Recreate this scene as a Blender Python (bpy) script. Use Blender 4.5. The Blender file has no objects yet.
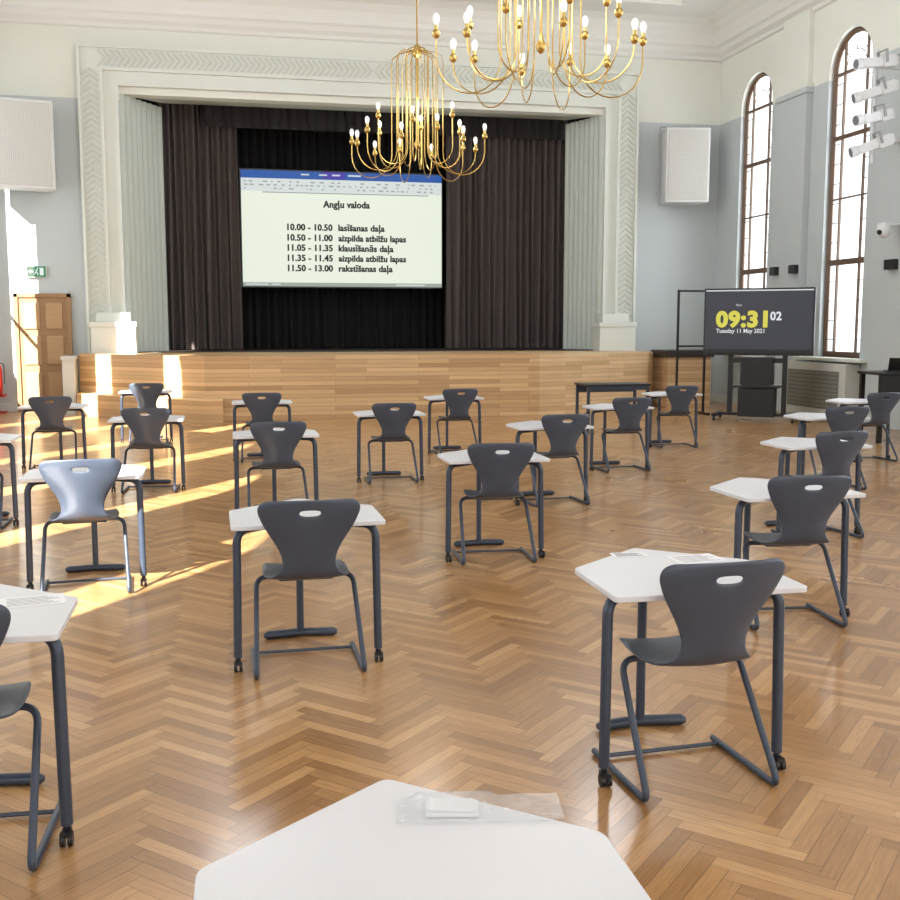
import bpy, math, random
from mathutils import Vector, Matrix
random.seed(7)
sc = bpy.context.scene
COL = sc.collection
pi = math.pi

# ------------------------------------------------------------------ helpers
def S(r, g, b):
    def f(c):
        c /= 255.0
        return c / 12.92 if c <= 0.04045 else ((c + 0.055) / 1.055) ** 2.4
    return (f(r), f(g), f(b), 1.0)

def new_mat(name):
    m = bpy.data.materials.new(name); m.use_nodes = True
    nt = m.node_tree
    return m, nt, nt.nodes['Principled BSDF']

def mat(name, col, rough=0.5, metal=0.0, var=0.06, scale=8.0, bump=0.0, emis=None, estr=0.0, alpha=1.0, coat=0.0):
    m, nt, p = new_mat(name)
    n = nt.nodes.new('ShaderNodeTexNoise'); n.inputs['Scale'].default_value = scale
    n.inputs['Detail'].default_value = 3
    tc = nt.nodes.new('ShaderNodeTexCoord'); nt.links.new(tc.outputs['Object'], n.inputs['Vector'])
    r = nt.nodes.new('ShaderNodeMapRange')
    r.inputs['To Min'].default_value = 1 - var; r.inputs['To Max'].default_value = 1 + var
    nt.links.new(n.outputs['Fac'], r.inputs['Value'])
    v = nt.nodes.new('ShaderNodeVectorMath'); v.operation = 'SCALE'
    v.inputs[0].default_value = col[:3]
    nt.links.new(r.outputs['Result'], v.inputs['Scale'])
    nt.links.new(v.outputs[0], p.inputs['Base Color'])
    p.inputs['Roughness'].default_value = rough
    p.inputs['Metallic'].default_value = metal
    p.inputs['Coat Weight'].default_value = coat
    p.inputs['Alpha'].default_value = alpha
    if bump:
        b = nt.nodes.new('ShaderNodeBump'); b.inputs['Strength'].default_value = bump
        b.inputs['Distance'].default_value = 0.01
        nt.links.new(n.outputs['Fac'], b.inputs['Height']); nt.links.new(b.outputs[0], p.inputs['Normal'])
    if emis:
        p.inputs['Emission Color'].default_value = emis
        p.inputs['Emission Strength'].default_value = estr
    return m

class MB:
    def __init__(s): s.v = []; s.f = []
    def add(s, v, f):
        o = len(s.v); s.v += [tuple(a) for a in v]; s.f += [tuple(i + o for i in q) for q in f]; return s
    def box(s, x0, x1, y0, y1, z0, z1):
        return s.add([(x0,y0,z0),(x1,y0,z0),(x1,y1,z0),(x0,y1,z0),(x0,y0,z1),(x1,y0,z1),(x1,y1,z1),(x0,y1,z1)],
              [(0,3,2,1),(4,5,6,7),(0,1,5,4),(1,2,6,5),(2,3,7,6),(3,0,4,7)])
    def prism(s, pts, z0, z1):
        n = len(pts)
        v = [(x,y,z0) for x,y in pts] + [(x,y,z1) for x,y in pts]
        f = [tuple(range(n-1,-1,-1)), tuple(range(n,2*n))] + [(i,(i+1)%n,n+(i+1)%n,n+i) for i in range(n)]
        return s.add(v, f)
    def prism_xz(s, pts, y0, y1):
        n = len(pts)
        v = [(x,y0,z) for x,z in pts] + [(x,y1,z) for x,z in pts]
        f = [tuple(range(n)), tuple(range(2*n-1,n-1,-1))] + [((i+1)%n,i,n+i,n+(i+1)%n) for i in range(n)]
        return s.add(v, f)
    def tube(s, pts, r, seg=10, cap=True):
        pts = [Vector(p) for p in pts]; n = len(pts)
        rad = r if isinstance(r, (list, tuple)) else [r]*n
        v = []; f = []; nrm = None
        for i, p in enumerate(pts):
            t = (pts[min(i+1,n-1)] - pts[max(i-1,0)]).normalized()
            if nrm is None:
                a = Vector((0,0,1)) if abs(t.z) < 0.9 else Vector((1,0,0))
                nrm = t.cross(a).normalized()
            else:
                nrm = (nrm - t * nrm.dot(t)).normalized()
            b = t.cross(nrm)
            for k in range(seg):
                a = 2*pi*k/seg
                v.append(p + (nrm*math.cos(a) + b*math.sin(a)) * rad[i])
        for i in range(n-1):
            for k in range(seg):
                k2 = (k+1)%seg
                f.append((i*seg+k, i*seg+k2, (i+1)*seg+k2, (i+1)*seg+k))
        if cap:
            f.append(tuple(range(seg-1,-1,-1))); f.append(tuple(range((n-1)*seg, n*seg)))
        return s.add(v, f)
    def sphere(s, c, r, seg=12, rings=8, sz=1.0):
        prof = []
        for i in range(rings+1):
            a = -pi/2 + pi*i/rings
            prof.append((max(math.cos(a)*r, 1e-4), math.sin(a)*r*sz))
        return s.lathe(prof, c, seg)
    def lathe(s, prof, c=(0,0,0), seg=16):
        v = []; f = []
        for r, z in prof:
            for k in range(seg):
                a = 2*pi*k/seg
                v.append((c[0]+r*math.cos(a), c[1]+r*math.sin(a), c[2]+z))
        for i in range(len(prof)-1):
            for k in range(seg):
                k2 = (k+1)%seg
                f.append((i*seg+k, i*seg+k2, (i+1)*seg+k2, (i+1)*seg+k))
        f.append(tuple(range(seg-1,-1,-1))); f.append(tuple(range((len(prof)-1)*seg, len(prof)*seg)))
        return s.add(v, f)
    def obj(s, name, m, parent=None, smooth=False, bevel=0, loc=(0,0,0), rot=0, seg=2):
        me = bpy.data.meshes.new(name); me.from_pydata(s.v, [], s.f); me.update()
        me.materials.append(m)
        if smooth:
            for p in me.polygons: p.use_smooth = True
            try: me.set_sharp_from_angle(angle=math.radians(40))
            except Exception: pass
        o = bpy.data.objects.new(name, me); COL.objects.link(o)
        o.location = loc; o.rotation_euler = (0,0,rot)
        if parent: o.parent = parent
        if bevel:
            b = o.modifiers.new('bevel','BEVEL'); b.width = bevel; b.segments = seg; b.limit_method = 'ANGLE'
        return o

def fillet(pts, rad, n=5):
    pts = [Vector(p) for p in pts]; out = [pts[0]]
    for i in range(1, len(pts)-1):
        a, b, c = pts[i-1], pts[i], pts[i+1]
        r = min(rad, (a-b).length*0.48, (c-b).length*0.48)
        p0 = b + (a-b).normalized()*r; p1 = b + (c-b).normalized()*r
        for k in range(n+1):
            t = k/n
            out.append(p0*(1-t)**2 + b*2*t*(1-t) + p1*t*t)
    out.append(pts[-1]); return out

def empty(name, loc, rot=0):
    e = bpy.data.objects.new(name, None); COL.objects.link(e)
    e.location = loc; e.rotation_euler = (0,0,rot); e.empty_display_size = 0.1
    return e

def tag(o, label, cat, group=None):
    o['label'] = label; o['category'] = cat
    if group: o['group'] = group
    return o
def struct(o, label=None, cat=None):
    o['kind'] = 'structure'
    if label: o['label'] = label
    if cat: o['category'] = cat
    return o

def copy_thing(root, loc, rot, **kw):
    kids = [c for c in bpy.data.objects if c.parent == root]
    n = root.copy(); COL.objects.link(n); n.location = loc; n.rotation_euler = (0,0,rot)
    for k in kids:
        c = k.copy(); COL.objects.link(c); c.parent = n
        for g in [q for q in bpy.data.objects if q.parent == k]:
            d = g.copy(); COL.objects.link(d); d.parent = c
    for a, b in kw.items(): n[a] = b
    return n

def text(txt, m, name, x, z, y, width=None, height=None, bold=0.02, parent=None, align='L'):
    """text lying in the XZ plane, facing -Y; x,z = left/baseline"""
    cu = bpy.data.curves.new(name, 'FONT'); cu.body = txt; cu.size = 1.0; cu.offset = bold
    cu.resolution_u = 3; cu.space_character = 1.0 + bold*1.5
    o = bpy.data.objects.new(name+'_tmp', cu); COL.objects.link(o)
    bpy.context.view_layer.update()
    me = bpy.data.meshes.new_from_object(o.evaluated_get(bpy.context.evaluated_depsgraph_get()))
    bpy.data.objects.remove(o)
    xs = [v.co.x for v in me.vertices]
    if not xs: return None
    x0, x1 = min(xs), max(xs); w = x1-x0
    sx = width/w if width else height
    sz = height if height else sx
    off = {'L':0, 'C':-(w*sx)/2}[align]
    for v in me.vertices:
        v.co = Vector((x + off + (v.co.x-x0)*sx, y, z + v.co.y*sz))
    me.materials.clear(); me.materials.append(m)
    t = bpy.data.objects.new(name, me); COL.objects.link(t)
    if parent: t.parent = parent
    return t

# ------------------------------------------------------------------ materials
M_chair = mat('chair_plastic', S(64,73,88), 0.38, 0, 0.05, 30)
M_metal = mat('dark_steel', S(58,67,82), 0.35, 0.25, 0.05, 20)
M_black = mat('black_plastic', S(22,22,25), 0.4, 0, 0.05, 20)
M_top = mat('white_laminate', S(210,212,217), 0.35, 0, 0.015, 5)
M_brass = mat('brass', S(196,166,98), 0.25, 1.0, 0.05, 10)
M_bulb = mat('bulb_glass', S(240,242,240), 0.3, 0, 0.01, 5, emis=(1,0.97,0.93,1), estr=0.2)
M_trim = mat('plaster_trim', S(212,215,207), 0.6, 0, 0.03, 3)
M_chev = mat('plaster_relief', S(196,199,190), 0.7, 0, 0.05, 3)
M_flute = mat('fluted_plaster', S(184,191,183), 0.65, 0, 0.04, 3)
M_corn = mat('cornice_plaster', S(217,217,212), 0.7, 0, 0.02, 1)
M_ceil = mat('ceiling_plaster', S(202,205,206), 0.7, 0, 0.02, 1)
M_base = mat('baseboard_paint', S(200,203,198), 0.5, 0, 0.03, 3)
M_frame = mat('window_wood', S(96,74,56), 0.5, 0, 0.15, 6)
M_curtain = mat('curtain_cloth', S(76,67,65), 0.9, 0, 0.12, 5)
M_curtain2 = mat('inner_curtain_cloth', S(38,34,35), 0.95, 0, 0.15, 5)
M_backdrop = mat('backdrop_cloth', S(17,16,19), 0.95, 0, 0.15, 5)
M_spk = mat('speaker_paint', S(208,209,207), 0.5, 0, 0.02, 5)
M_white = mat('white_metal', S(214,217,220), 0.4, 0, 0.03, 10)
M_greym = mat('grey_metal', S(150,152,154), 0.4, 0, 0.03, 10)
M_sfloor = mat('stage_boards', S(52,44,40), 0.5, 0, 0.2, 4)
M_rad = mat('radiator_paint', S(196,197,188), 0.5, 0, 0.03, 5)
M_paper = mat('paper', S(228,230,234), 0.7, 0, 0.01, 5)
M_bag = mat('plastic_film', S(215,220,225), 0.15, 0, 0.02, 20, bump=0.5, alpha=0.3)
M_red = mat('red_paint', S(170,30,25), 0.35, 0, 0.03, 5)
M_ink = mat('ink', S(90,90,95), 0.6, 0, 0.02, 5)
M_lens = mat('lens_glass', S(110,115,122), .1, 0, .02)

def wall_mat(name, low, high, zs):
    m, nt, p = new_mat(name)
    g = nt.nodes.new('ShaderNodeNewGeometry'); sx = nt.nodes.new('ShaderNodeSeparateXYZ')
    nt.links.new(g.outputs['Position'], sx.inputs[0])
    gt = nt.nodes.new('ShaderNodeMath'); gt.operation = 'GREATER_THAN'; gt.inputs[1].default_value = zs
    nt.links.new(sx.outputs['Z'], gt.inputs[0])
    mx = nt.nodes.new('ShaderNodeMix'); mx.data_type = 'RGBA'
    mx.inputs['A'].default_value = low; mx.inputs['B'].default_value = high
    nt.links.new(gt.outputs[0], mx.inputs['Factor'])
    n = nt.nodes.new('ShaderNodeTexNoise'); n.inputs['Scale'].default_value = 1.3
    nt.links.new(g.outputs['Position'], n.inputs['Vector'])
    r = nt.nodes.new('ShaderNodeMapRange'); r.inputs['To Min'].default_value = .96; r.inputs['To Max'].default_value = 1.04
    nt.links.new(n.outputs['Fac'], r.inputs['Value'])
    v = nt.nodes.new('ShaderNodeVectorMath'); v.operation = 'SCALE'
    nt.links.new(mx.outputs['Result'], v.inputs[0]); nt.links.new(r.outputs[0], v.inputs['Scale'])
    nt.links.new(v.outputs[0], p.inputs['Base Color']); p.inputs['Roughness'].default_value = 0.7
    return m
M_wall = wall_mat('wall_paint', S(183,190,191), S(218,219,210), 5.92)

def herring():
    m, nt, p = new_mat('herringbone_parquet')
    L = nt.links
    def mt(op, a, b=None, c=None):
        n = nt.nodes.new('ShaderNodeMath'); n.operation = op
        for i, q in enumerate((a, b, c)):
            if q is None: continue
            if isinstance(q, (int, float)): n.inputs[i].default_value = q
            else: L.new(q, n.inputs[i])
        return n.outputs[0]
    g = nt.nodes.new('ShaderNodeNewGeometry'); sp = nt.nodes.new('ShaderNodeSeparateXYZ')
    L.new(g.outputs['Position'], sp.inputs[0])
    X, Y = sp.outputs['X'], sp.outputs['Y']
    w = 0.058; n = 7; k = 0.70710678/w
    x = mt('MULTIPLY', mt('ADD', X, Y), k); y = mt('MULTIPLY', mt('SUBTRACT', Y, X), k)
    i = mt('FLOOR', x); j = mt('FLOOR', y)
    fx = mt('SUBTRACT', x, i); fy = mt('SUBTRACT', y, j)
    mm = mt('FLOORED_MODULO', mt('SUBTRACT', i, j), 2*n)
    hor = mt('LESS_THAN', mm, n-0.5)
    ver = mt('SUBTRACT', 1.0, hor)
    def sel(a, b): return mt('ADD', mt('MULTIPLY', hor, a), mt('MULTIPLY', ver, b))
    idx = sel(mt('SUBTRACT', i, mm), i)
    idy = sel(j, mt('ADD', j, mt('SUBTRACT', mm, n)))
    across = sel(fy, fx)
    along = sel(mt('ADD', mm, fx), mt('ADD', mt('SUBTRACT', 2*n-1, mm), fy))
    cid = nt.nodes.new('ShaderNodeCombineXYZ'); L.new(idx, cid.inputs[0]); L.new(idy, cid.inputs[1]); L.new(hor, cid.inputs[2])
    wn = nt.nodes.new('ShaderNodeTexWhiteNoise'); wn.noise_dimensions = '3D'; L.new(cid.outputs[0], wn.inputs['Vector'])
    ramp = nt.nodes.new('ShaderNodeValToRGB')
    e = ramp.color_ramp.elements
    e[0].position = 0; e[0].color = S(146,107,66)
    e[1].position = 1; e[1].color = S(194,153,105)
    q = e.new(0.3); q.color = S(162,121,77)
    q = e.new(0.75); q.color = S(178,136,89)
    L.new(wn.outputs['Value'], ramp.inputs[0])
    gv = nt.nodes.new('ShaderNodeCombineXYZ')
    L.new(mt('MULTIPLY', along, 0.35), gv.inputs[0]); L.new(mt('MULTIPLY', across, 5.0), gv.inputs[1])
    L.new(mt('MULTIPLY', wn.outputs['Value'], 50.0), gv.inputs[2])
    no = nt.nodes.new('ShaderNodeTexNoise'); no.inputs['Scale'].default_value = 1.6; no.inputs['Detail'].default_value = 4
    L.new(gv.outputs[0], no.inputs['Vector'])
    mr = nt.nodes.new('ShaderNodeMapRange'); mr.inputs['From Min'].default_value = .3; mr.inputs['From Max'].default_value = .7
    mr.inputs['To Min'].default_value = .85; mr.inputs['To Max'].default_value = 1.13
    L.new(no.outputs['Fac'], mr.inputs['Value'])
    d1 = mt('MINIMUM', across, mt('SUBTRACT', 1.0, across))
    d2 = mt('MINIMUM', along, mt('SUBTRACT', float(n), along))
    gap = mt('LESS_THAN', mt('MINIMUM', d1, d2), 0.03)
    gs = mt('SUBTRACT', 1.0, mt('MULTIPLY', gap, 0.42))
    v = nt.nodes.new('ShaderNodeVectorMath'); v.operation = 'SCALE'
    L.new(ramp.outputs[0], v.inputs[0]); L.new(mt('MULTIPLY', mr.outputs[0], gs), v.inputs['Scale'])
    L.new(v.outputs[0], p.inputs['Base Color'])
    n2 = nt.nodes.new('ShaderNodeTexNoise'); n2.inputs['Scale'].default_value = 1.1
    L.new(g.outputs['Position'], n2.inputs['Vector'])
    r2 = nt.nodes.new('ShaderNodeMapRange'); r2.inputs['To Min'].default_value = .24; r2.inputs['To Max'].default_value = .34
    L.new(n2.outputs['Fac'], r2.inputs['Value']); L.new(r2.outputs[0], p.inputs['Roughness'])
    p.inputs['Coat Weight'].default_value = .32; p.inputs['Coat Roughness'].default_value = .14
    b = nt.nodes.new('ShaderNodeBump'); b.inputs['Strength'].default_value = .15; b.inputs['Distance'].default_value = .004
    L.new(gs, b.inputs['Height']); L.new(b.outputs[0], p.inputs['Normal'])
    return m
M_floor = herring()

def planks(name, c1, c2, ax=(1,1), bw=1.1, rh=0.085, rough=0.4):
    m, nt, p = new_mat(name); L = nt.links
    g = nt.nodes.new('ShaderNodeNewGeometry'); sp = nt.nodes.new('ShaderNodeSeparateXYZ'); L.new(g.outputs['Position'], sp.inputs[0])
    a = nt.nodes.new('ShaderNodeMath'); a.operation = 'MULTIPLY_ADD'; L.new(sp.outputs['Y'], a.inputs[0]); a.inputs[1].default_value = ax[1]; L.new(sp.outputs['X'], a.inputs[2])
    c = nt.nodes.new('ShaderNodeCombineXYZ'); L.new(a.outputs[0], c.inputs[0]); L.new(sp.outputs['Z'], c.inputs[1])
    br = nt.nodes.new('ShaderNodeTexBrick'); L.new(c.outputs[0], br.inputs['Vector'])
    br.inputs['Scale'].default_value = 1; br.inputs['Brick Width'].default_value = bw; br.inputs['Row Height'].default_value = rh
    br.inputs['Mortar Size'].default_value = 0.0025; br.offset = 0.37; br.inputs['Color1'].default_value = c1; br.inputs['Color2'].default_value = c2
    br.inputs['Mortar'].default_value = tuple(q*0.6 for q in c1[:3]) + (1,)
    mp = nt.nodes.new('ShaderNodeMapping'); mp.inputs['Scale'].default_value = (1.5, 25, 1); L.new(c.outputs[0], mp.inputs[0])
    no = nt.nodes.new('ShaderNodeTexNoise'); no.inputs['Scale'].default_value = 1.5; L.new(mp.outputs[0], no.inputs['Vector'])
    mr = nt.nodes.new('ShaderNodeMapRange'); mr.inputs['To Min'].default_value = .82; mr.inputs['To Max'].default_value = 1.15; L.new(no.outputs['Fac'], mr.inputs['Value'])
    v = nt.nodes.new('ShaderNodeVectorMath'); v.operation = 'SCALE'; L.new(br.outputs['Color'], v.inputs[0]); L.new(mr.outputs[0], v.inputs['Scale'])
    L.new(v.outputs[0], p.inputs['Base Color']); p.inputs['Roughness'].default_value = rough
    return m
M_stage = planks('oak_planks', S(176,138,94), S(218,182,134), bw=1.5, rh=.075)
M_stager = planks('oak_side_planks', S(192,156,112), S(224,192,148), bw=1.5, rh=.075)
M_door = planks('door_wood', S(140,106,72), S(155,120,84), bw=3, rh=3, rough=0.45)
M_doorp = planks('door_panel_wood', S(160,126,90), S(176,142,102), bw=3, rh=3, rough=0.45)

def grille(name, col, dark, scale):
    m, nt, p = new_mat(name); L = nt.links
    tc = nt.nodes.new('ShaderNodeTexCoord')
    mp = nt.nodes.new('ShaderNodeMapping'); L.new(tc.outputs['Object'], mp.inputs[0]); mp.inputs['Scale'].default_value = (scale,)*3
    vo = nt.nodes.new('ShaderNodeTexVoronoi'); vo.inputs['Randomness'].default_value = 0; vo.inputs['Scale'].default_value = 1
    L.new(mp.outputs[0], vo.inputs['Vector'])
    lt = nt.nodes.new('ShaderNodeMath'); lt.operation = 'LESS_THAN'; lt.inputs[1].default_value = 0.3; L.new(vo.outputs['Distance'], lt.inputs[0])
    mx = nt.nodes.new('ShaderNodeMix'); mx.data_type = 'RGBA'; mx.inputs['A'].default_value = col; mx.inputs['B'].default_value = dark
    L.new(lt.outputs[0], mx.inputs['Factor']); L.new(mx.outputs['Result'], p.inputs['Base Color'])
    p.inputs['Roughness'].default_value = .5
    return m
M_grille = grille('speaker_mesh', S(196,195,190), S(172,170,164), 30)
M_ring = mat('speaker_ring', S(188,187,182), .5)
M_radg = grille('radiator_mesh', S(122,121,112), S(66,66,60), 14)

EXPO = 0.46
EMI = 1/2**EXPO
def emit(name, col, st):
    m, nt, p = new_mat(name)
    p.inputs['Base Color'].default_value = (0.02,0.02,0.02,1); p.inputs['Roughness'].default_value = .6
    n = nt.nodes.new('ShaderNodeTexNoise'); n.inputs['Scale'].default_value = .7
    st *= EMI
    r = nt.nodes.new('ShaderNodeMapRange'); r.inputs['To Min'].default_value = st*.96; r.inputs['To Max'].default_value = st*1.04
    nt.links.new(n.outputs['Fac'], r.inputs['Value']); nt.links.new(r.outputs[0], p.inputs['Emission Strength'])
    p.inputs['Emission Color'].default_value = col
    return m

# ------------------------------------------------------------------ room shell
XL, XR, YB, YS = -4.7, 10.45, 21.5, -12.0
ZC = 8.15
WY = [0.7, 3.9, 7.1, 10.3, 13.5, 16.65, 19.9]
WW, ZSILL, ZSPR = 0.64, 1.09, 6.01
struct(MB().box(XL-0.5, XR+0.5, YS, YB+4, -0.1, 0).obj('floor', M_floor), 'glossy oak herringbone parquet floor', 'floor')
struct(MB().box(XL-0.5, XR+0.5, YS, YB+4, ZC, ZC+0.2).obj('ceiling', M_ceil), 'pale grey plaster ceiling', 'ceiling')

def side_wall(name, x, out, centers):
    b = MB()
    def quad(y0,y1,z0,z1): b.add([(x,y0,z0),(x,y1,z0),(x,y1,z1),(x,y0,z1)], [(0,1,2,3)])
    ys = YS
    xo = x + out*(0.35 if out > 0 else .38)
    N = 16
    for c in centers:
        quad(ys, c-WW, 0, ZC)
        quad(c-WW, c+WW, 0, ZSILL)
        arc = [(c - WW*math.cos(pi*k/N), ZSPR + WW*math.sin(pi*k/N)) for k in range(N+1)]
        for k in range(N):
            (ya,za),(yb,zb) = arc[k], arc[k+1]
            b.add([(x,ya,za),(x,yb,zb),(x,yb,ZC),(x,ya,ZC)], [(0,1,2,3)])
            b.add([(x,ya,za),(x,yb,zb),(xo,yb,zb),(xo,ya,za)], [(0,1,2,3)])
        for yy in (c-WW, c+WW):
            b.add([(x,yy,ZSILL),(x,yy,ZSPR),(xo,yy,ZSPR),(xo,yy,ZSILL)], [(0,1,2,3)])
        b.add([(x,c-WW,ZSILL),(x,c+WW,ZSILL),(xo,c+WW,ZSILL),(xo,c-WW,ZSILL)], [(0,1,2,3)])
        ys = c+WW
    quad(ys, YB, 0, ZC)
    return struct(b.obj(name, M_wall), 'painted plaster wall with tall arched window openings', 'wall')
side_wall('wall_right', XR, 1, WY)
side_wall('wall_left', XL, -1, WY)

wn = 1
for side, xw, out in (('r', XR, 1), ('l', XL, -1)):
    for c in WY:
        b = MB(); x = xw + out*0.12; N = 20
        path = [(c-WW+.03, ZSILL), (c-WW+.03, ZSPR)] + [(c-(WW-.03)*math.cos(pi*k/N), ZSPR+(WW-.03)*math.sin(pi*k/N)) for k in range(1,N)] + [(c+WW-.03, ZSPR),(c+WW-.03, ZSILL)]
        b.tube([(x,y,z) for y,z in path], .05 if side == 'r' else .03, 4)
        if side == 'r':
            for dy in (-.33, .33):
                b.box(x-.02, x+.02, c+dy-.016, c+dy+.016, ZSILL, ZSPR+.5)
            for z, h in ((1.14,.05),(2.75,.05),(3.85,.014),(4.9,.035),(5.98,.025)):
                b.box(x-.025, x+.025, c-WW+.03, c+WW-.03, z-h, z+h)
            for sgn in (-1,1):
                for q in range(14):
                    zz = 1.4+.34*q
                    b.box(x-.005, x+.005, min(c+sgn*.33,c+sgn*.61), max(c+sgn*.33,c+sgn*.61), zz-.006, zz+.006)
            for k in (2,4,6):
                a = pi*k/8
                b.tube([(x,c+.3*math.cos(a),ZSPR+.3*math.sin(a)),(x,c+.6*math.cos(a),ZSPR+.6*math.sin(a))], .009, 4)
            b.tube([(x,c+.3*math.cos(pi*k/12),ZSPR+.3*math.sin(pi*k/12)) for k in range(13)], .009, 4)
        else:
            b.box(x-.02, x+.02, c-WW+.03, c+WW-.03, 2.75, 2.80)
            b.box(x-.02, x+.02, c-WW+.03, c+WW-.03, 1.09, 1.14)
        struct(b.obj('window_%d' % wn, M_frame), 'tall arched window with brown timber glazing bars', 'window')
        wn += 1

tn = 1
for c in WY[4:]:
    s_ = MB().box(XR-.28, XR+.1, c-1.05, c+1.05, ZSILL-.06, ZSILL).obj('trim_%d' % tn, M_trim, bevel=.01); tn += 1
    struct(s_, 'pale window sill shelf', 'window sill')
for y in (15.1, 18.3):
    b = MB().box(XR-.13, XR, y-.5, y+.5, 0, 5.85).box(XR-.17, XR, y-.54, y+.54, 5.82, 5.98).box(XR-.1, XR, y-.46, y+.46, 5.95, 7.3)
    struct(b.obj('trim_%d' % tn, M_wall, bevel=.01), 'shallow plaster pilaster between windows', 'pilaster'); tn += 1

OX0, OX1, OZ = -1.9, 7.82, 6.03
b = MB().box(XL, OX0, YB, YB+.3, 0, ZC).box(OX1, XR, YB, YB+.3, 0, ZC).box(OX0, OX1, YB, YB+.3, OZ, ZC)
struct(b.obj('wall_back', M_wall), 'grey-green painted wall around the stage opening', 'wall')

def flutes(x0, y0, x1, y1, z0, z1, n, dep):
    v=[]; f=[]; K = n*6
    dx, dy = x1-x0, y1-y0; l = math.hypot(dx,dy); nx, ny = -dy/l, dx/l
    for k in range(K+1):
        t=k/K; d = dep*abs(math.sin(pi*t*n))
        v += [(x0+dx*t+nx*d, y0+dy*t+ny*d, z0), (x0+dx*t+nx*d, y0+dy*t+ny*d, z1)]
    for k in range(K): f.append((2*k,2*k+2,2*k+3,2*k+1))
    return v,f
YI = 22.7
IX0, IX1 = -1.2, 7.38
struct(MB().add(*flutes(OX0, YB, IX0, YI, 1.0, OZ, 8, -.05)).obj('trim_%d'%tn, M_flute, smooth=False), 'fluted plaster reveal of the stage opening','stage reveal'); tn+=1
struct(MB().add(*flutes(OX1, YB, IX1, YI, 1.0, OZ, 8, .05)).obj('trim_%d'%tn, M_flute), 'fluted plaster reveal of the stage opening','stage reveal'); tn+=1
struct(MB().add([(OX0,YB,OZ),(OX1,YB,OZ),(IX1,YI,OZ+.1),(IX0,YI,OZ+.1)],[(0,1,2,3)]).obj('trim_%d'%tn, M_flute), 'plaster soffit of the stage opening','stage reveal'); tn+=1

FX0, FX1, FZ = -2.64, 8.54, 6.88
y1 = YB
b = MB()
def ring(b, o0, o1, yf):
    b.box(FX0+o0, FX0+o1, yf, y1, 1.0, FZ-o0)
    b.box(FX1-o1, FX1-o0, yf, y1, 1.0, FZ-o0)
    b.box(FX0+o1, FX1-o1, yf, y1, FZ-o1, FZ-o0)
ring(b, 0, .05, YB-.18); ring(b, .05, .40, YB-.12); ring(b, .40, .45, YB-.16); ring(b, .45, .66, YB-.08); ring(b, .66, .72, YB-.13)
struct(b.obj('trim_%d'%tn, M_trim), 'pale plaster frame around the stage opening', 'stage frame'); tn+=1
b = MB(); yf0 = YB-.145; yf1 = YB-.118
def chev(b, cx, cz, ax, w, h, t):
    P = [(-w,-h),(0,0),(w,-h),(w,-h+t),(0,t),(-w,-h+t)]
    if ax == 'v': pts = [(cx+p, cz+q) for p,q in P]
    else: pts = [(cx+ax*q, cz+p) for p,q in P]
    q1 = pts[0:2]+pts[4:6]; q2 = pts[1:5]
    b.prism_xz(q1, yf0, yf1); b.prism_xz(q2, yf0, yf1)
z = 1.95
while z < 6.45:
    chev(b, FX0+.225, z, 'v', .14, .12, .05); chev(b, FX1-.225, z, 'v', .14, .12, .05); z += .115
x = FX0+.48
while x < FX1-.42:
    chev(b, x, FZ-.225, (1 if x < 2.95 else -1), .14, .12, .05); x += .115
struct(b.obj('trim_%d'%tn, M_chev), 'chevron leaf relief on the stage frame', 'moulding'); tn+=1
for x0, x1, sg in ((-2.55,-1.72,1),(7.66,8.46,-1)):
    b = MB().box(x0, x1, YB-.42, YB+.05, 1.0, 1.68).box(x0-.02, x1+.02, YB-.44, YB+.05, 1.62, 1.72).box(x0+.1, x1-.1, YB-.3, YB+.05, 1.72, 1.9)
    struct(b.obj('trim_%d'%tn, M_trim, bevel=.012), 'plaster plinth block at the foot of the stage frame','plinth'); tn+=1

prof = [(0,7.22),(.05,7.24),(.07,7.3),(.16,7.36),(.2,7.44),(.26,7.48),(.28,7.56),(.36,7.7),(.5,7.82),(.7,7.9),(1.5,7.9),(1.52,7.82),(1.66,7.82),(1.7,7.9),(1.9,7.94),(2.0,8.16)]
v=[];f=[]
for d,z in prof:
    v += [(XL+d,YS,z),(XL+d,YB-d,z),(XR-d,YB-d,z),(XR-d,YS,z)]
for i in range(len(prof)-1):
    for k in range(3): f.append((i*4+k, i*4+k+1, i*4+k+5, i*4+k+4))
struct(MB().add(v,f).obj('trim_%d'%tn, M_corn), 'stepped plaster cornice and coved ceiling border','cornice'); tn+=1

struct(MB().box(XL, -2.9, YB-.03, YB, 0, .16).box(8.9, XR, YB-.03, YB, 0, .16).obj('baseboard_back', M_base), 'pale skirting board','baseboard')
struct(MB().box(XR-.03, XR, -5, YB, 0, .16).obj('baseboard_right', M_base), 'pale skirting board','baseboard')
struct(MB().box(XL, XL+.03, -5, YB, 0, .16).obj('baseboard_left', M_base), 'pale skirting board','baseboard')

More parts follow.
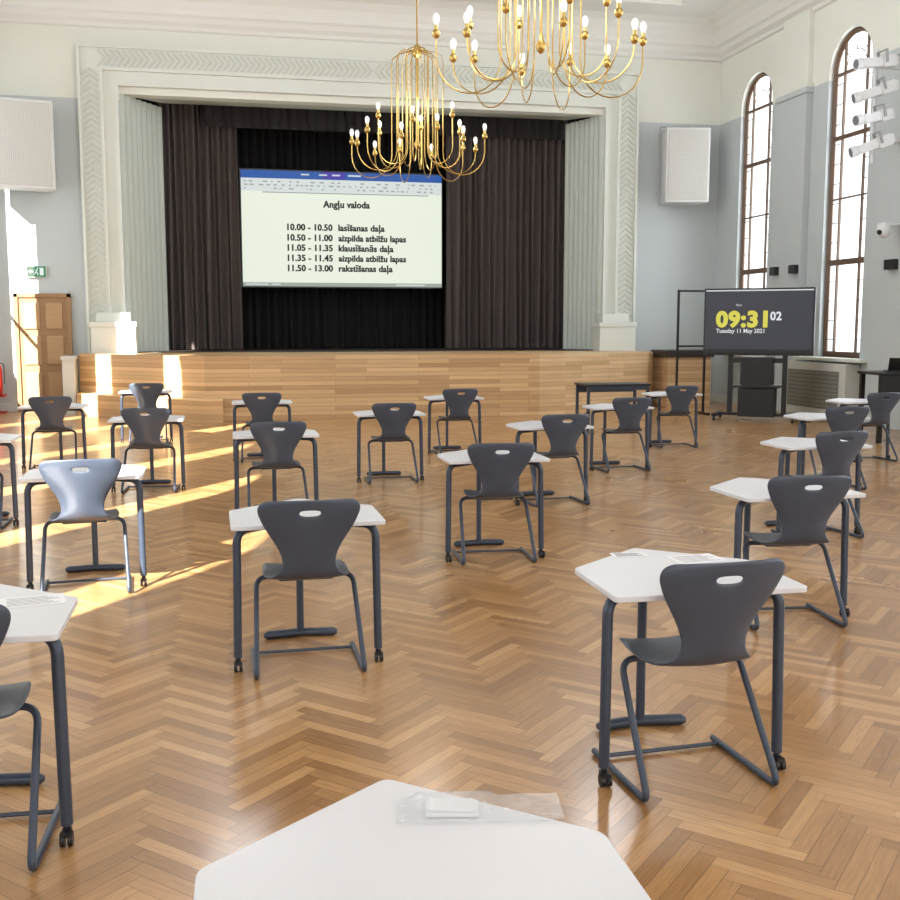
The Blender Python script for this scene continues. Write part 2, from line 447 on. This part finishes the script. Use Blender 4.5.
ZS = 1.12
b = MB().prism([(-2.75,20.9),(-.4,18.6),(5.6,18.6),(5.6,21.45),(-2.75,21.45)], 0, ZS)
struct(b.obj('trim_%d'%tn, M_stage), 'stage apron front clad in horizontal oak planks','stage'); tn+=1
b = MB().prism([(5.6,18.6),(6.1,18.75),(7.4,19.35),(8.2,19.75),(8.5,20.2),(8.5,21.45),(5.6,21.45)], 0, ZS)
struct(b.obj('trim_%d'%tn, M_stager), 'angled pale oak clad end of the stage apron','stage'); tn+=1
for h, o1 in ((.40,.5),):
    b = MB().prism([(-2.75,20.85),(-2.75,20.85-o1),(-.45,18.6-o1),(-.1,18.6-o1),(-.1,18.58),(-.45,18.58)], 0, h)
    struct(b.obj('trim_%d'%tn, M_stage), 'broad oak step beside the stage front','stage step'); tn+=1
b = MB().box(OX0+.02, OX1-.02, 21.45, 25.3, 0, ZS+.015)
struct(b.obj('trim_%d'%tn, M_sfloor), 'dark stage floor','stage'); tn+=1
b = MB().box(-2.6, 8.4, 25.2, 25.3, 0, 8).box(-2.6,-2.5,22.8,25.3,0,8).box(8.3,8.4,22.8,25.3,0,8).box(-2.6,8.4,21.8,25.3,7.9,8)
struct(b.obj('wall_stage', M_backdrop), 'black walls inside the stage','wall')

# ------------------------------------------------------------------ curtains
def drape(x0, x1, y, z0, z1, folds, amp, seed=0, hem=0.0, seg=8):
    rnd = random.Random(seed); K = folds*seg; v=[]; f=[]; R=8
    ph = [rnd.uniform(-.35,.35) for _ in range(folds+2)]; am = [rnd.uniform(.6,1.2) for _ in range(folds+2)]
    for r in range(R+1):
        t = r/R; z = z0+(z1-z0)*t
        for k in range(K+1):
            q = k/seg; i = int(q); fr = q-i
            p = ph[i]*(1-fr)+ph[i+1]*fr; a = am[i]*(1-fr)+am[i+1]*fr
            v.append((x0+(x1-x0)*k/K + .02*math.sin(q*3+r*.4), y+amp*a*math.sin(2*pi*q+p*3+.25*math.sin(r*.6+i)), z))
    for r in range(R):
        for k in range(K):
            a = r*(K+1)+k; f.append((a,a+1,a+K+2,a+K+1))
    return v,f
o = MB().add(*drape(-1.3, .3, 22.95, ZS+.03, 6.3, 13, .07, 1)).obj('stage_curtain', M_curtain, smooth=True)
tag(o, 'dark brown pleated stage curtain drawn open beside the projected screen', 'curtain', 'stage curtains')
o = MB().add(*drape(4.74, 7.5, 22.95, ZS+.03, 6.3, 19, .07, 2)).obj('stage_curtain', M_curtain, smooth=True)
tag(o, 'wide dark brown pleated stage curtain drawn open beside the screen', 'curtain', 'stage curtains')
o = MB().add(*drape(-.45, 7.4, 22.8, 5.72, 6.3, 40, .035, 3)).obj('curtain_valance', M_curtain2, smooth=True)
tag(o, 'dark gathered valance across the top of the stage opening', 'curtain')
o = MB().add(*drape(-1.2, 7.4, 24.3, ZS+.03, 7.0, 45, .07, 4)).obj('backdrop_curtain', M_backdrop, smooth=True)
tag(o, 'black backdrop drape hanging behind the projection screen', 'curtain')

# ------------------------------------------------------------------ projection screen
SX0, SZ0, SW, SH = .36, 2.51, 4.42, 2.48
px = SW/202.0; pz = SH/119.0
root = empty('projection_screen', (SX0, 23.6, SZ0))
tag(root, 'wide projection screen showing an exam timetable document', 'projection screen')
def R(x0,x1,y0,y1):
    return (x0-241)*px, (x1-241)*px, (288-y1)*pz, (288-y0)*pz
MB().box(-.03, SW+.03, .0, .04, -.03, SH+.03).obj('screen_frame', M_black, root)
Mpage = emit('screen_page', S(236,243,226), .95); Mblue = emit('screen_blue', S(28,88,170), .9)
Mrib = emit('screen_ribbon', S(222,230,228), .9); Mgrey = emit('screen_grey', S(165,172,178), .8)
Mtxt = emit('screen_text', S(30,34,38), .25); Mpur = emit('screen_purple', S(70,50,170), .9); Mbot = emit('screen_status', S(170,182,172), .8)
def srect(name, x0,x1,y0,y1, m, y=-.004):
    a,b_,c,d = R(x0,x1,y0,y1)
    return MB().box(a,b_,y,y+.002,c,d).obj(name, m, root)
srect('screen_page',241,443,169,288,Mpage,-.002)
srect('title_bar',241,443,169,177,Mblue)
srect('title_tab',321,344,169,176,Mpur,-.007)
srect('ribbon',241,443,177,190,Mrib)
b=MB()
rr=random.Random(3)
for row in (179.5,183,186.5):
    x=244
    while x<436:
        w=rr.uniform(1,5)
        if rr.random()<.75:
            a,b_,c,d=R(x,x+w,row,row+1.4); b.box(a,b_,-.007,-.005,c,d)
        x+=w+rr.uniform(1.5,5)
b.obj('ribbon_icons', Mgrey, root)
b=MB()
for x0 in (300,318,331,347,352): 
    a,b_,c,d=R(x0,x0+8,171.5,173.0); b.box(a,b_,-.009,-.007,c,d)
b.obj('tab_labels', Mrib, root)
srect('status_bar',241,443,284,288,Mbot)
b=MB()
for x0,w in ((244,22),(270,8),(395,30)):
    a,b_,c,d=R(x0,x0+w,285.3,286.5); b.box(a,b_,-.007,-.005,c,d)
b.obj('status_marks', Mrib, root)
b=MB(); a,b_,c,d=R(262,429,190.5,191.6); b.box(a,b_,-.006,-.004,c,d); b.obj('ruler', Mgrey, root)
def st(t, x, y, wpx, hpx, align='L'):
    # two coincident-weight passes a hair apart give a sturdier bold without breaking the accents
    for k, dx in enumerate((0, .35)):
        text(t, Mtxt, 'timetable_text', (x-241+dx)*px, (288-y)*pz, -.008-.001*k, width=wpx*px, height=hpx*pz, bold=.03, parent=root, align=align)
st('Angļu valoda', 345, 205.5, 47, 9.8, 'C')
rows = [('10.00 - 10.50','lasīšanas daļa',229.5,47),('10.50 - 11.00','aizpilda atbilžu lapas',240.3,69),('11.05 - 11.35','klausīšanās daļa',250.8,56),
        ('11.35 - 11.45','aizpilda atbilžu lapas',261.4,69),('11.50 - 13.00','rakstīšanas daļa',272,55)]
for a,b2,y,w in rows:
    st(a, 285.5, y, 45, 9.2); st(b2, 336.5, y, w, 9.2)

# ------------------------------------------------------------------ chair prototype
def make_chair(loc, rot):
    root = empty('school_chair', loc, rot)
    rows = [(.205,.425,.15,0),(.198,.447,.18,0),(.15,.458,.195,0),(.05,.45,.206,0),(-.05,.443,.206,0),(-.13,.448,.19,0),(-.185,.468,.155,.2),
            (-.215,.505,.124,.5),(-.232,.555,.120,.8),(-.246,.61,.138,1),(-.26,.665,.170,1),(-.275,.72,.206,1),(-.287,.776,.230,1),(-.294,.80,.236,1),(-.300,.83,.230,1),(-.303,.845,.195,1)]
    us = [-1,-.86,-.58,-.2,0,.2,.58,.86,1]
    v=[];f=[]
    for (y,z,w,bk) in rows:
        for u in us:
            zz = z + (1-bk)*.014*u*u; yy = y + bk*.05*u*u
            if z > .82: zz += .006*(1-u*u)
            v.append((u*w, yy, zz))
    n=len(us)
    for r in range(len(rows)-1):
        for k in range(n-1):
            if r == 12 and k in (3,4): continue
            a=r*n+k; f.append((a,a+n,a+n+1,a+1))
    o = MB().add(v,f).obj('seat_shell', M_chair, root, smooth=False)
    for p in o.data.polygons: p.use_smooth=True
    s = o.modifiers.new('solid','SOLIDIFY'); s.thickness=.011; s.offset=0
    s = o.modifiers.new('sub','SUBSURF'); s.levels=2; s.render_levels=2
    for sg in (-1,1):
        pts = fillet([(sg*.10,.06,.425),(sg*.232,.05,.43),(sg*.25,-.235,.014),(sg*.25,.235,.014)], .06, 7)
        MB().tube(pts, .0125, 10).obj('leg', M_metal, root, smooth=True)
    MB().tube([(-.25,.18,.014),(.25,.18,.014)], .008, 8).obj('crossbar', M_metal, root, smooth=True)
    MB().box(-.13,.13,-.03,.11,.42,.44).obj('seat_bracket', M_metal, root, bevel=.006)
    tag(root, 'dark grey plastic school chair with handle slot and tubular sled base', 'chair', 'exam room chairs')
    return root

def make_desk(loc, rot, top=None, dark=False):
    root = empty('school_desk', loc, rot)
    W=.357; pts=[(-W,-.21),(W,-.21),(W,.23),(0,.53),(-W,.23)]
    P=[Vector((x,y,0)) for x,y in pts]; out=[]
    for i in range(5):
        a,b_,c=P[i-1],P[i],P[(i+1)%5]; r=.022
        p0=b_+(a-b_).normalized()*r; p1=b_+(c-b_).normalized()*r
        for k in range(5):
            t=k/4; q=p0*(1-t)**2+b_*2*t*(1-t)+p1*t*t; out.append((q.x,q.y))
    MB().prism(out, .698, .72).obj('desktop', top or M_top, root, bevel=.004)
    for sg in (-1,1):
        lp = fillet([(sg*.08,.12,.677),(sg*.20,-.0,.677),(sg*.328,-.06,.677),(sg*.336,-.07,.065)], .07, 7)
        lg = MB().tube(lp, .02, 12).obj('leg', M_metal, root, smooth=True)
        b = MB(); q0=.336
        b.tube([(sg*q0,-.07,.07),(sg*q0,-.07,.045)], .012, 10)
        b.box(sg*q0-.014, sg*q0+.014, -.105, -.058, .034, .052)
        for q in (-.012,.012):
            b.tube([(sg*q0+q-.007,-.085,.024),(sg*q0+q+.007,-.085,.024)], .0235, 14)
        b.obj('caster', M_black, root, smooth=True)
    MB().tube([(0,.10,.677),(0,.43,.677),], .018, 8).tube([(-.1,.12,.677),(.1,.12,.677)], .018,8).obj('frame_rail', M_metal, root, smooth=True)
    MB().tube([(0,.42,.695),(0,.42,.03)], .019, 12).obj('column', M_metal, root, smooth=True)
    MB().tube([(-.19,.40,.022),(-.17,.405,.022),(0,.43,.022),(.17,.405,.022),(.19,.40,.022)], [.012,.022,.022,.022,.012], 10).obj('foot_bar', M_metal, root, smooth=True)
    tag(root, 'single exam desk with white home-plate top, dark steel legs and casters', 'desk', 'exam room desks')
    return root

chairs = [(1.595,3.43,3),(.340,4.97,1),(1.80,7.05,-3),(2.93,9.2,4),(4.36,11.2,2),(5.92,13.3,-2),(1.66,10.9,0),(2.85,13.2,3),(.39,12.9,-2),(.38,8.98,3),
          (-.89,6.72,5),(-.78,10.75,-3),(-1.98,12.7,3),(-1.12,15.4,0),(-2.07,9.08,0),(-.848,3.37,-2),(3.0,5.2,-5),(4.47,7.3,5),(5.95,9.5,-3),(7.62,11.4,3)]
desks = [(1.61,3.46,0),(.347,5.01,1),(1.80,7.08,0),(2.89,9.25,2),(4.34,11.3,0),(5.90,13.35,0),(1.65,10.95,0),(2.84,13.25,0),(.39,12.95,-1),(.38,9.02,0),
         (-.89,6.80,1),(-.80,10.8,0),(-1.98,12.75,0),(-1.15,15.45,0),(-2.07,9.12,0),(-.868,3.4,0),(3.02,5.25,2),(4.46,7.35,0),(5.93,9.6,0),(7.6,11.55,0),
         (.28,1.475,-1)]
c0 = make_chair((chairs[0][0],chairs[0][1],0), math.radians(chairs[0][2]))
for x,y,r in chairs[1:]: copy_thing(c0, (x,y,0), math.radians(r))
d0 = make_desk((desks[0][0],desks[0][1],0), math.radians(desks[0][2]))
for x,y,r in desks[1:]: copy_thing(d0, (x,y,0), math.radians(r))

# dark table near the stage
root = empty('side_table', (5.85,15.5,0))
MB().box(-.52,.52,-.3,.3,.72,.75).obj('tabletop', M_black, root, bevel=.005)
for sx in (-1,1):
    for sy in (-1,1):
        MB().box(sx*.48-.02,sx*.48+.02,sy*.26-.02,sy*.26+.02,0,.72).obj('leg', M_metal, root)
MB().box(-.46,.46,.25,.27,.6,.72).obj('apron', M_metal, root)
MB().box(-.46,.46,-.27,-.25,.66,.72).obj('apron', M_metal, root)
tag(root, 'rectangular table with black top and dark legs near the stage', 'table')

# ------------------------------------------------------------------ desk-top items
root = empty('plastic_bag', (.44,1.825,.7215), math.radians(-9))
v=[];f=[];nx,ny=16,8
for j in range(ny+1):
    for i in range(nx+1):
        x=-.155+.31*i/nx; y=-.055+.11*j/ny
        z=.004+.003*math.sin(i*1.7+j)*math.cos(j*2.1)
        if -.12<x<.02 and abs(y)<.05: z=.018
        v.append((x,y,z))
for j in range(ny):
    for i in range(nx):
        a=j*(nx+1)+i; f.append((a,a+1,a+nx+2,a+nx+1))
MB().add(v,f).obj('bag_film', M_bag, root, smooth=True)
tag(root, 'clear plastic zip bag lying flat on a white desk', 'plastic bag')
o = MB().box(-.05,.05,-.03,.03,0,.008).box(-.046,.042,-.026,.027,.008,.0125).obj('tissue_pack', M_paper, bevel=.003, loc=(.39,1.833,.7215), rot=math.radians(-12))
tag(o, 'small white folded tissue pack inside the plastic bag', 'tissue pack')
def sheet(x,y,rot,w=.2,h=.14,lab='white printed sheet lying on a student desk'):
    r_ = empty('paper_sheet', (x,y,.7205), rot)
    MB().box(-w/2,w/2,-h/2,h/2,0,.0015).obj('paper', M_paper, r_)
    b=MB()
    for i in range(6):
        b.box(-w*.4, w*(.4-.08*(i%3)), -h*.35+i*h*.13, -h*.35+i*h*.13+.003, .0016, .002)
    b.obj('print', M_ink, r_)
    tag(r_, lab, 'paper')
sheet(1.77,3.74,.1); sheet(1.54,3.86,-.1,.14,.08)
sheet(-.65,3.6,.2); sheet(3.12,5.52,.1,.14,.1)

# ------------------------------------------------------------------ chandeliers
def make_chandelier(loc):
    root = empty('chandelier', loc)
    zc = 7.82 - loc[2]
    b = MB().tube([(0,0,.35),(0,0,zc)], .010, 8)
    b.lathe([(.02,-.12),(.07,-.08),(.09,0)], (0,0,zc), 16)
    b.obj('stem', M_brass, root, smooth=True)
    MB().lathe([(.012,0),(.05,.03),(.06,.09),(.04,.13),(.012,.16)], (0,0,1.30), 16).obj('hub', M_brass, root, smooth=True)
    MB().lathe([(.01,0),(.03,.02),(.04,.06),(.02,.1),(.012,.14)], (0,0,.30), 16).obj('finial', M_brass, root, smooth=True)
    def arm(ang, R_, zb, zt, r0, ztop):
        ca, sa = math.cos(ang), math.sin(ang)
        P = []
        def pt(r,z): P.append((r*ca, r*sa, z))
        pt(.04, ztop); pt(r0*.7, ztop-.02); pt(r0*.95, ztop-.07); pt(r0, ztop-.14)
        rm = (r0+R_)/2; rr_ = (R_-r0)/2
        pt(r0, zb+rr_+.02)
        for k in range(0,13): 
            a = pi + pi*k/12; pt(rm+rr_*math.cos(a), zb+rr_*1.05+rr_*1.05*math.sin(a))
        pt(R_, zt)
        MB().tube(P, .0056, 6).obj('arm', M_brass, root, smooth=True)
        c=(R_*ca,R_*sa,zt)
        MB().lathe([(.007,-.02),(.022,-.01),(.032,.012),(.026,.035),(.014,.045),(.014,.075)], c, 10).obj('candle_cup', M_brass, root, smooth=True)
        MB().lathe([(.013,.075),(.022,.10),(.025,.122),(.02,.145),(.008,.158)], c, 10).obj('bulb', M_bulb, root, smooth=True)
    for i in range(12): arm(2*pi*i/12+.1, .78 if i%2 else .70, 0.0 if i%2 else .05, .40 if i%2 else .32, .30 if i%2 else .24, 1.38)
    for i in range(6): arm(2*pi*i/6+.25, .48 if i%2 else .54, .12, .62 if i%2 else .52, .14, 1.42)
    tag(root, 'brass chandelier with many curved arms and candle bulbs', 'chandelier', 'brass chandeliers')
    return root
ch = make_chandelier((2.17,12.1,3.33))
copy_thing(ch, (2.32,7.75,3.33), .35)

# ------------------------------------------------------------------ display on stand
root = empty('display_stand', (9.02,16.85,0), math.radians(-36))
W2,H2=.93,.58; zc=1.71
MB().box(-W2,W2,-.05,.03,zc-H2,zc+H2).obj('display_case', M_black, root, bevel=.012)
MB().box(-W2+.03,W2-.03,-.055,-.05,zc-H2+.05,zc+H2-.03).obj('screen', emit('display_image', S(44,48,58), 1.0), root)
Myel=emit('display_yellow', S(214,206,76),1.0); Mwh=emit('display_white', S(225,228,232),1.0); Mdk=emit('display_dark', S(12,14,20),.6)
MB().box(-W2+.03,W2-.03,-.058,-.056,zc-H2+.05,zc-H2+.11).obj('taskbar', Mdk, root)
MB().box(-W2+.03,W2-.03,-.058,-.056,zc+H2-.05,zc+H2-.03).obj('menu_bar', Mrib, root)
text('09:31', Myel, 'clock_digits', -.72, zc-.08, -.06, width=.88, height=.37, bold=.05, parent=root)
text('02', Mwh, 'clock_seconds', .20, zc+.03, -.06, width=.19, height=.2, bold=.03, parent=root)
text('Tuesday 11 May 2021', Mwh, 'clock_date', -.71, zc-.19, -.06, width=.82, height=.10, bold=.02, parent=root)
text('Now', Mwh, 'clock_heading', -.38, zc+.27, -.06, width=.10, height=.06, bold=0, parent=root)
for x in (-.46,.46):
    MB().box(x-.04,x+.04,.03,.12,.12,1.4).obj('post', M_black, root)
MB().box(-.42,.42,.04,.10,1.0,1.08).obj('crossbar', M_black, root)
MB().box(-.27,.27,-.1,.25,.62,1.1).obj('central_case', M_black, root, bevel=.01)
MB().box(-.40,.40,-.12,.28,.57,.60).obj('shelf', M_black, root)
MB().box(-.30,.32,-.1,.25,.06,.56).obj('equipment_case', M_black, root, bevel=.01)
MB().box(-.7,.7,.03,.10,.07,.12).box(-.7,-.62,-.35,.35,.07,.12).box(.62,.7,-.35,.35,.07,.12).obj('base', M_black, root)
for x in (-.66,.66):
    for y in (-.33,.33):
        MB().tube([(x-.02,y,.035),(x+.02,y,.035)], .035, 12).obj('caster', M_black, root, smooth=True)
tag(root, 'large flat display on a black wheeled stand showing a clock', 'display')

root = empty('metal_frame_stand', (8.4,18.2,0), 0)
for x in (-.27,.27):
    MB().box(x-.018,x+.018,-.018,.018,.03,2.3).obj('post', M_black, root)
    MB().box(x-.03,x+.03,-.25,.25,0,.04).obj('foot', M_black, root)
for z in (2.26,1.25):
    MB().box(-.27,.27,-.015,.015,z,z+.035).obj('rail', M_black, root)
tag(root, 'empty black metal frame stand behind the display', 'stand')

root = empty('wooden_cabinet', (9.05,20.0,0))
MB().box(-.45,.48,-.3,.45,0,1.02).obj('body', M_stager, root)
MB().box(-.5,.53,-.35,.48,1.02,1.16).obj('cabinet_top', M_sfloor, root, bevel=.01)
tag(root, 'oak cabinet with dark top standing against the stage end', 'cabinet')

o = MB().box(-.11,.11,-.25,.25,0,1.02).box(-.13,.13,-.28,.28,1.02,1.08).obj('stair_side_panel', M_base, loc=(-2.90,20.8,0))
tag(o, 'cream painted panel beside the stage end', 'panel')

root = empty('radiator_cover', (XR-.155,16.95,0))
MB().box(-.14,.14,-1.0,1.0,.05,1.0).obj('cover_body', M_rad, root, bevel=.01)
MB().box(-.155,-.142,-.82,.82,.2,.86).obj('grille', M_radg, root)
tag(root, 'beige radiator cover with perforated grille beneath the window', 'radiator cover')

# ------------------------------------------------------------------ wall speakers
def speaker(x,y,z,rot,w=.54,h=.82,yoke=True):
    root = empty('wall_speaker', (x,y,z), rot)
    MB().box(-w,w,-.22,.2,-h,h).obj('cabinet', M_spk, root, bevel=.02)
    MB().box(-w+.05,w-.05,-.235,-.22,-h+.05,h-.05).obj('grille', M_grille, root, bevel=.005)
    for cz,r in ((.38,.22),(-.30,.30)):
        pts=[(r*math.cos(2*pi*k/32),-.235,cz+r*math.sin(2*pi*k/32)) for k in range(33)]
        MB().tube(pts,.004,6).obj('driver_ring', M_ring, root, smooth=True)
    b = MB().box(-.1,.1,.19,.34,h-.1,h-.06).box(-.1,.1,.19,.34,-h+.06,-h+.1)
    if yoke: b.box(-w-.10,-w-.07,-.03,.01,-h-.02,h+.02).box(-w-.10,w*.2,-.03,.01,h+.02,h+.05).box(-w-.10,w*.2,-.03,.01,-h-.05,-h-.02)
    b.obj('bracket', M_greym, root)
    tag(root, 'large white wall-mounted loudspeaker with perforated front in a bracket', 'loudspeaker', 'wall loudspeakers')
speaker(-3.62,21.1,4.95,math.radians(12),.54,.80,False)
speaker(9.50,21.1,4.97,math.radians(-10),.46,.76)

# ------------------------------------------------------------------ exit sign, door
root = empty('exit_sign', (-3.71,YB-.03,2.56))
MB().box(0,.36,-.03,.03,0,.22).obj('sign_box', M_white, root, bevel=.005)
Mgr=emit('exit_green', S(20,150,90), .7); Mew=emit('exit_white', S(240,250,245), .9)
MB().box(.01,.35,-.034,-.031,.01,.21).obj('sign_face', Mgr, root)
b=MB()
b.box(.24,.31,-.038,-.035,.04,.18)
b.prism_xz([(.03,.11),(.08,.06),(.08,.09),(.13,.09),(.13,.13),(.08,.13),(.08,.16)], -.038,-.035)
b.prism_xz([(.165,.11),(.20,.12),(.205,.155),(.175,.15)], -.038,-.035)
b.prism_xz([(.165,.11),(.19,.11),(.215,.075),(.21,.04),(.195,.04),(.195,.07)], -.038,-.035)
b.prism_xz([(.165,.115),(.185,.105),(.165,.065),(.14,.06),(.14,.075),(.155,.08)], -.038,-.035)
b.prism_xz([(.205+.013*math.cos(a*pi/4),.175+.013*math.sin(a*pi/4)) for a in range(8)], -.038,-.035)
b.obj('sign_symbol', Mew, root)
tag(root, 'green emergency exit sign with running figure and arrow above the door', 'exit sign')

root = empty('door_1', (-3.45,YB-.02,0))
MB().box(-.52,-.44,-.06,.02,0,2.26).box(.44,.52,-.06,.02,0,2.26).box(-.52,.52,-.06,.02,2.18,2.26).obj('door_frame', M_door, root, bevel=.008)
MB().box(-.44,.44,-.03,.0,0.01,2.18).obj('door_leaf', M_door, root)
for x0,x1 in ((-.36,-.05),(.05,.36)):
    for z0,z1 in ((.15,.75),(.9,1.45),(1.58,2.08)):
        MB().box(x0,x1,-.055,-.03,z0,z1).obj('door_panel', M_doorp, root, bevel=.018)
b=MB().tube(fillet([(.40,-.03,1.05),(.40,-.09,1.05),(.30,-.09,1.05)],.02),.009,8); b.obj('door_handle', M_brass, root, smooth=True)
root['kind']='structure'; root['label']='light brown panelled wooden door'; root['category']='door'

# fire extinguisher
root = empty('fire_extinguisher', (-4.27,21.2,0))
MB().lathe([(.06,0.3),(.085,.32),(.09,.36),(.09,.78),(.07,.85),(.03,.88)], (0,0,.05), 18).obj('cylinder_body', M_red, root, smooth=True)
MB().box(-.02,.02,-.02,.02,.92,.98).box(-.09,.03,-.012,.012,.98,1.0).tube(fillet([(.02,0,.95),(.12,0,.93),(.12,0,.55)],.05),.012,8).obj('valve', M_black, root)
MB().box(-.13,.13,-.12,.12,.31,.35).box(-.015,.015,-.015,.015,.03,.31).box(-.13,.13,-.12,.12,0,.03).obj('floor_stand', M_red, root)
tag(root, 'red fire extinguisher on a stand beside the door', 'fire extinguisher')

# ------------------------------------------------------------------ stage lighting on the right wall
LX,LY=9.85,15.0
root = empty('lighting_bracket', (LX,LY,0))
MB().tube([(0,0,4.15),(0,0,5.85)], .03, 10).obj('pole', M_white, root, smooth=True)
for z in (4.5,5.6):
    MB().box(0,XR-.13-LX,-.03,.03,z-.03,z+.03).obj('wall_arm', M_white, root)
tag(root, 'white wall-mounted pole carrying stage spotlights', 'lighting bracket')
def spot(z, ang, tilt, dx):
    root = empty('stage_spotlight', (LX+dx,LY-.18,z)); root.rotation_euler=(0,tilt,ang)
    MB().box(-.36,.22,-.08,.08,-.07,.07).box(-.05,.18,-.10,.10,-.09,.09).obj('lamp_body', M_white, root, bevel=.02)
    MB().tube([(-.36,0,0),(-.46,0,0)],.085,16).obj('lens_hood', M_white, root, smooth=True)
    MB().tube([(-.455,0,0),(-.462,0,0)],.07,16).obj('lens', M_lens, root, smooth=True)
    MB().box(-.02,.02,-.12,-.10,-.02,.16).box(-.02,.02,.10,.12,-.02,.16).box(-.02,.02,-.12,.12,.15,.17).obj('yoke', M_greym, root)
    tag(root,'white stage spotlight clamped to the wall pole','spotlight','stage spotlights')
spot(5.62,.0,-.12,0); spot(5.22,-.25,-.30,.02); spot(4.82,.1,-.2,0); spot(4.42,-.2,-.32,.0)

root = empty('camera_dome', (10.05,14.9,3.1))
MB().box(-.02,.28,-.05,.05,.1,.14).obj('mount', M_white, root)
MB().sphere((0,0,0),.1,16,10).lathe([(.1,.0),(.11,.05),(.1,.12)],(0,0,0),16).obj('dome', M_white, root, smooth=True)
MB().tube([(-.07,-.02,-.01),(-.105,-.03,-.02)],.04,12).obj('lens', M_black, root, smooth=True)
tag(root,'small white camera mounted on the wall','camera')
for y,z,sz in ((17.95,2.68,.1),(18.65,2.68,.1),(15.0,2.6,.12)):
    o = MB().box(-.05,.05,-sz,sz,-.08,.08).obj('wall_box', M_black, loc=(XR-.18,y,z), bevel=.008)
    tag(o,'small black box fixed to the wall pilaster','wall box','small black wall boxes')

# black control desk with laptop
root = empty('control_desk', (9.7,13.3,0), math.radians(-8))
MB().box(-.8,.6,-.35,.35,.95,.99).obj('desktop', M_black, root, bevel=.006)
MB().box(-.78,.58,-.33,-.30,.62,.95).obj('front_panel', M_black, root)
for x in (-.74,.54):
    for y in (-.28,.30):
        MB().box(x-.03,x+.03,y-.03,y+.03,0,.95).obj('leg', M_black, root)
tag(root,'tall black control desk with laptop beneath the window','desk')
root = empty('laptop', (9.3,13.3,.991), math.radians(160))
MB().box(-.17,.17,-.12,.12,0,.02).obj('keyboard_base', M_black, root, bevel=.004)
MB().add([(-.17,.12,.02),(.17,.12,.02),(.17,.19,.2),(-.17,.19,.2),(-.17,.13,.02),(.17,.13,.02),(.17,.2,.2),(-.17,.2,.2)],
  [(0,1,2,3),(7,6,5,4),(0,4,5,1),(1,5,6,2),(2,6,7,3),(3,7,4,0)]).obj('lid', M_black, root)
tag(root,'open black laptop on the control desk','laptop')

# ------------------------------------------------------------------ lights
w = bpy.data.worlds.new('sky'); sc.world = w; w.use_nodes = True
bg = w.node_tree.nodes['Background']; bg.inputs['Color'].default_value = (0.95,0.975,1.0,1); bg.inputs['Strength'].default_value = 1.6

def light(kind, name, loc, energy, col=(1,1,1), **kw):
    l = bpy.data.lights.new(name, kind); l.energy = energy; l.color = col
    for k,v_ in kw.items(): setattr(l,k,v_)
    o = bpy.data.objects.new(name, l); COL.objects.link(o); o.location = loc
    return o
s = light('SUN','sun',(-20,-20,20), 24.0, (1,.96,.89), angle=math.radians(.4))
s.rotation_euler = Vector((.449,.646,-.555)).to_track_quat('-Z','Y').to_euler()
for c in WY:
    a = light('AREA','window_light',(XR+.9,c,3.9), 110, (.90,.955,1), shape='RECTANGLE', size=1.3, size_y=5.2)
    a.rotation_euler = (math.radians(90),0,math.radians(90))
    a = light('AREA','window_light',(XL-.9,c,3.9), 50, (.93,.97,1), shape='RECTANGLE', size=1.3, size_y=5.2)
    a.rotation_euler = (math.radians(90),0,math.radians(-90))
for y in (7.75,12.1):
    light('POINT','chandelier_light',(2.25,y,4.1), 25, (1,.97,.93), shadow_soft_size=.3)
for x,y in ((0,16),(6,16),(3,4),(3,-4)):  # added fill lamps high in the room, with no fittings behind them
    light('POINT','added_fill_light',(x,y,6.9), 135, (.93,.965,1), shadow_soft_size=.5)

# ------------------------------------------------------------------ camera
cam = bpy.data.cameras.new('camera'); co = bpy.data.objects.new('camera', cam); COL.objects.link(co)
cam.sensor_width = 36; cam.lens = 42; co.location = (0,0,1.62)
co.rotation_euler = (math.radians(90-6.68),0,math.radians(-11.9))
sc.camera = co
sc.view_settings.view_transform = 'Standard'
sc.view_settings.exposure = EXPO
